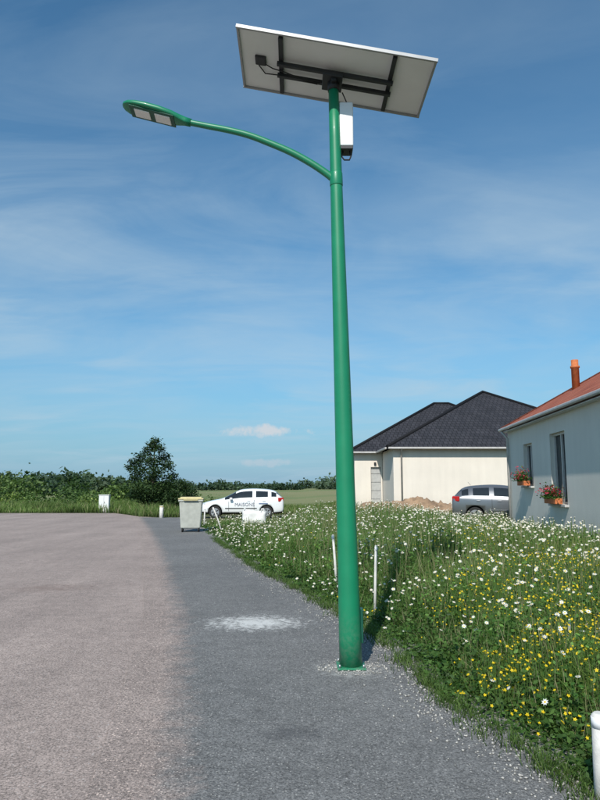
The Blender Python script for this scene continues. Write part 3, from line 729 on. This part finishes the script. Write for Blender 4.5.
tube('chimney_flue',[(1.15,1.95,4.3),(1.15,1.95,5.35),(1.15,1.95,5.36),(1.15,1.95,5.42),(1.15,1.95,5.43),(1.15,1.95,5.62)],[.12,.12,.145,.145,.11,.11],M_chim,hB,20)
tube('downspout',[(.25,-ov-.05,zl-.1),(.25,-.07,zl-.35),(.25,-.07,.2)],[.04]*3,M_gutter,hB,10)
def planter(x,z,w,tag):
    box('planter_'+tag,x,-.16,z+.08,w,.18,.14,M_chim,hB,.01)
    fl=Veg(); n=900; P=np.stack([rng.normal(x,w*.28,n),rng.normal(-.20,.09,n),z+.14+np.abs(rng.normal(.06,.12,n))],1)
    fl.leaves(P,rng.uniform(.03,.07,n),colmix(n,(0.03,0.09,0.02),(0.07,0.15,0.03)),.2,.8)
    n=200; P=np.stack([rng.normal(x,w*.30,n),rng.normal(-.24,.09,n),z+.20+np.abs(rng.normal(.06,.12,n))],1)
    fl.leaves(P,rng.uniform(.04,.06,n),colmix(n,(0.5,0.02,0.05),(0.6,0.08,0.14)),.2,.9)
    fl.build('geraniums_'+tag,M_veg,hB)
planter(2.55,1.60,.8,'a'); planter(5.45,1.15,.95,'b')

# ------------------------------------------------------------ light + sky
az=Vector((-0.27,-1,0)).normalized(); el=math.radians(43)
sd=Vector((az.x*math.cos(el),az.y*math.cos(el),math.sin(el)))
sl=bpy.data.lights.new('sun','SUN'); sl.energy=4.7; sl.angle=math.radians(.55); sl.color=(1,.95,.87)
so=link(bpy.data.objects.new('sun',sl)); so.rotation_euler=(-sd).to_track_quat('-Z','Y').to_euler()
w=bpy.data.worlds.new('World'); scene.world=w; w.use_nodes=True; nt=w.node_tree
bg_=nt.nodes['Background']; bg_.inputs[1].default_value=.115
sk=nt.nodes.new('ShaderNodeTexSky'); sk.sky_type='NISHITA'; sk.sun_disc=False
sk.sun_elevation=el; sk.sun_rotation=math.atan2(sd.x,sd.y); sk.air_density=1.0; sk.dust_density=.6; sk.ozone_density=1.5
tc=nt.nodes.new('ShaderNodeTexCoord').outputs['Generated']
s=nt.nodes.new('ShaderNodeSeparateXYZ'); nt.links.new(tc,s.inputs[0])
zz=math_(nt,'ADD',math_(nt,'MAXIMUM',s.outputs[2],0.0),.16)
cb=nt.nodes.new('ShaderNodeCombineXYZ'); nt.links.new(math_(nt,'DIVIDE',s.outputs[0],zz),cb.inputs[0]); nt.links.new(math_(nt,'DIVIDE',s.outputs[1],zz),cb.inputs[1])
mp=nt.nodes.new('ShaderNodeMapping'); nt.links.new(cb.outputs[0],mp.inputs[0]); mp.inputs['Rotation'].default_value=(0,0,math.radians(16)); mp.inputs['Scale'].default_value=(.7,1.4,1); mp.inputs['Location'].default_value=(1.3,.4,0)
c1=ramp(nt,noise(nt,mp.outputs[0],1.7,8,.57,.9),[(.42,0.0),(.78,1.0)])
c2=ramp(nt,noise(nt,mp.outputs[0],.6,3,.5,.2),[(.36,0.18),(.62,1.0)])
top=ramp(nt,s.outputs[2],[(.38,1.0),(.62,.35)])
cir=math_(nt,'MULTIPLY',math_(nt,'MULTIPLY',math_(nt,'MULTIPLY',c1,c2),top),.62)
band=ramp(nt,s.outputs[2],[(0.0,.05),(.10,.10),(.20,.28),(.30,.34),(.45,.10),(.6,.02)])
cir=math_(nt,'ADD',cir,math_(nt,'MULTIPLY',band,ramp(nt,noise(nt,mp.outputs[0],1.2,8,.58,.7),[(.34,.15),(.70,1.5)])),clamp=True)
base=mixc(nt,1.0,sk.outputs[0],(.54,.98,1.12),'MULTIPLY')
hz=ramp(nt,s.outputs[2],[(0.0,.85),(.08,.6),(.2,.15),(.3,0.0)])
base=mixc(nt,hz,base,(2.15,3.6,5.2))
col=mixc(nt,cir,base,(4.2,5.4,6.3))
def puff(a0,e0,ra,re,amt,seed):
    azm=math_(nt,'ARCTAN2',s.outputs[0],s.outputs[1]); elv=math_(nt,'ARCSINE',s.outputs[2])
    a=math_(nt,'DIVIDE',math_(nt,'SUBTRACT',azm,math.radians(a0)),math.radians(ra)); e=math_(nt,'DIVIDE',math_(nt,'SUBTRACT',elv,math.radians(e0)),math.radians(re))
    d=math_(nt,'ADD',math_(nt,'MULTIPLY',a,a),math_(nt,'MULTIPLY',e,e))
    n=noise(nt,tc,34+seed,7,.65)
    v=math_(nt,'SUBTRACT',math_(nt,'ADD',1.0,math_(nt,'MULTIPLY',math_(nt,'SUBTRACT',n,.5),4.5)),d)
    return math_(nt,'MULTIPLY',ramp(nt,v,[(.1,0.0),(1.0,1.0)]),amt)
col=mixc(nt,puff(-3.1,4.75,3.8,.58,.75,0),col,(6.0,6.0,6.2))
col=mixc(nt,puff(-3.2,2.0,3.2,.42,.40,9),col,(5.0,5.4,6.0))
nt.links.new(col,bg_.inputs[0])

# ------------------------------------------------------------ camera
cd=bpy.data.cameras.new('camera'); co_=link(bpy.data.objects.new('camera',cd))
co_.location=(0,0,1.6); co_.rotation_euler=(math.radians(97.5),0,0)
cd.sensor_fit='VERTICAL'; cd.sensor_height=24; cd.lens=24*653/800; cd.clip_start=.05; cd.clip_end=9000
scene.camera=co_
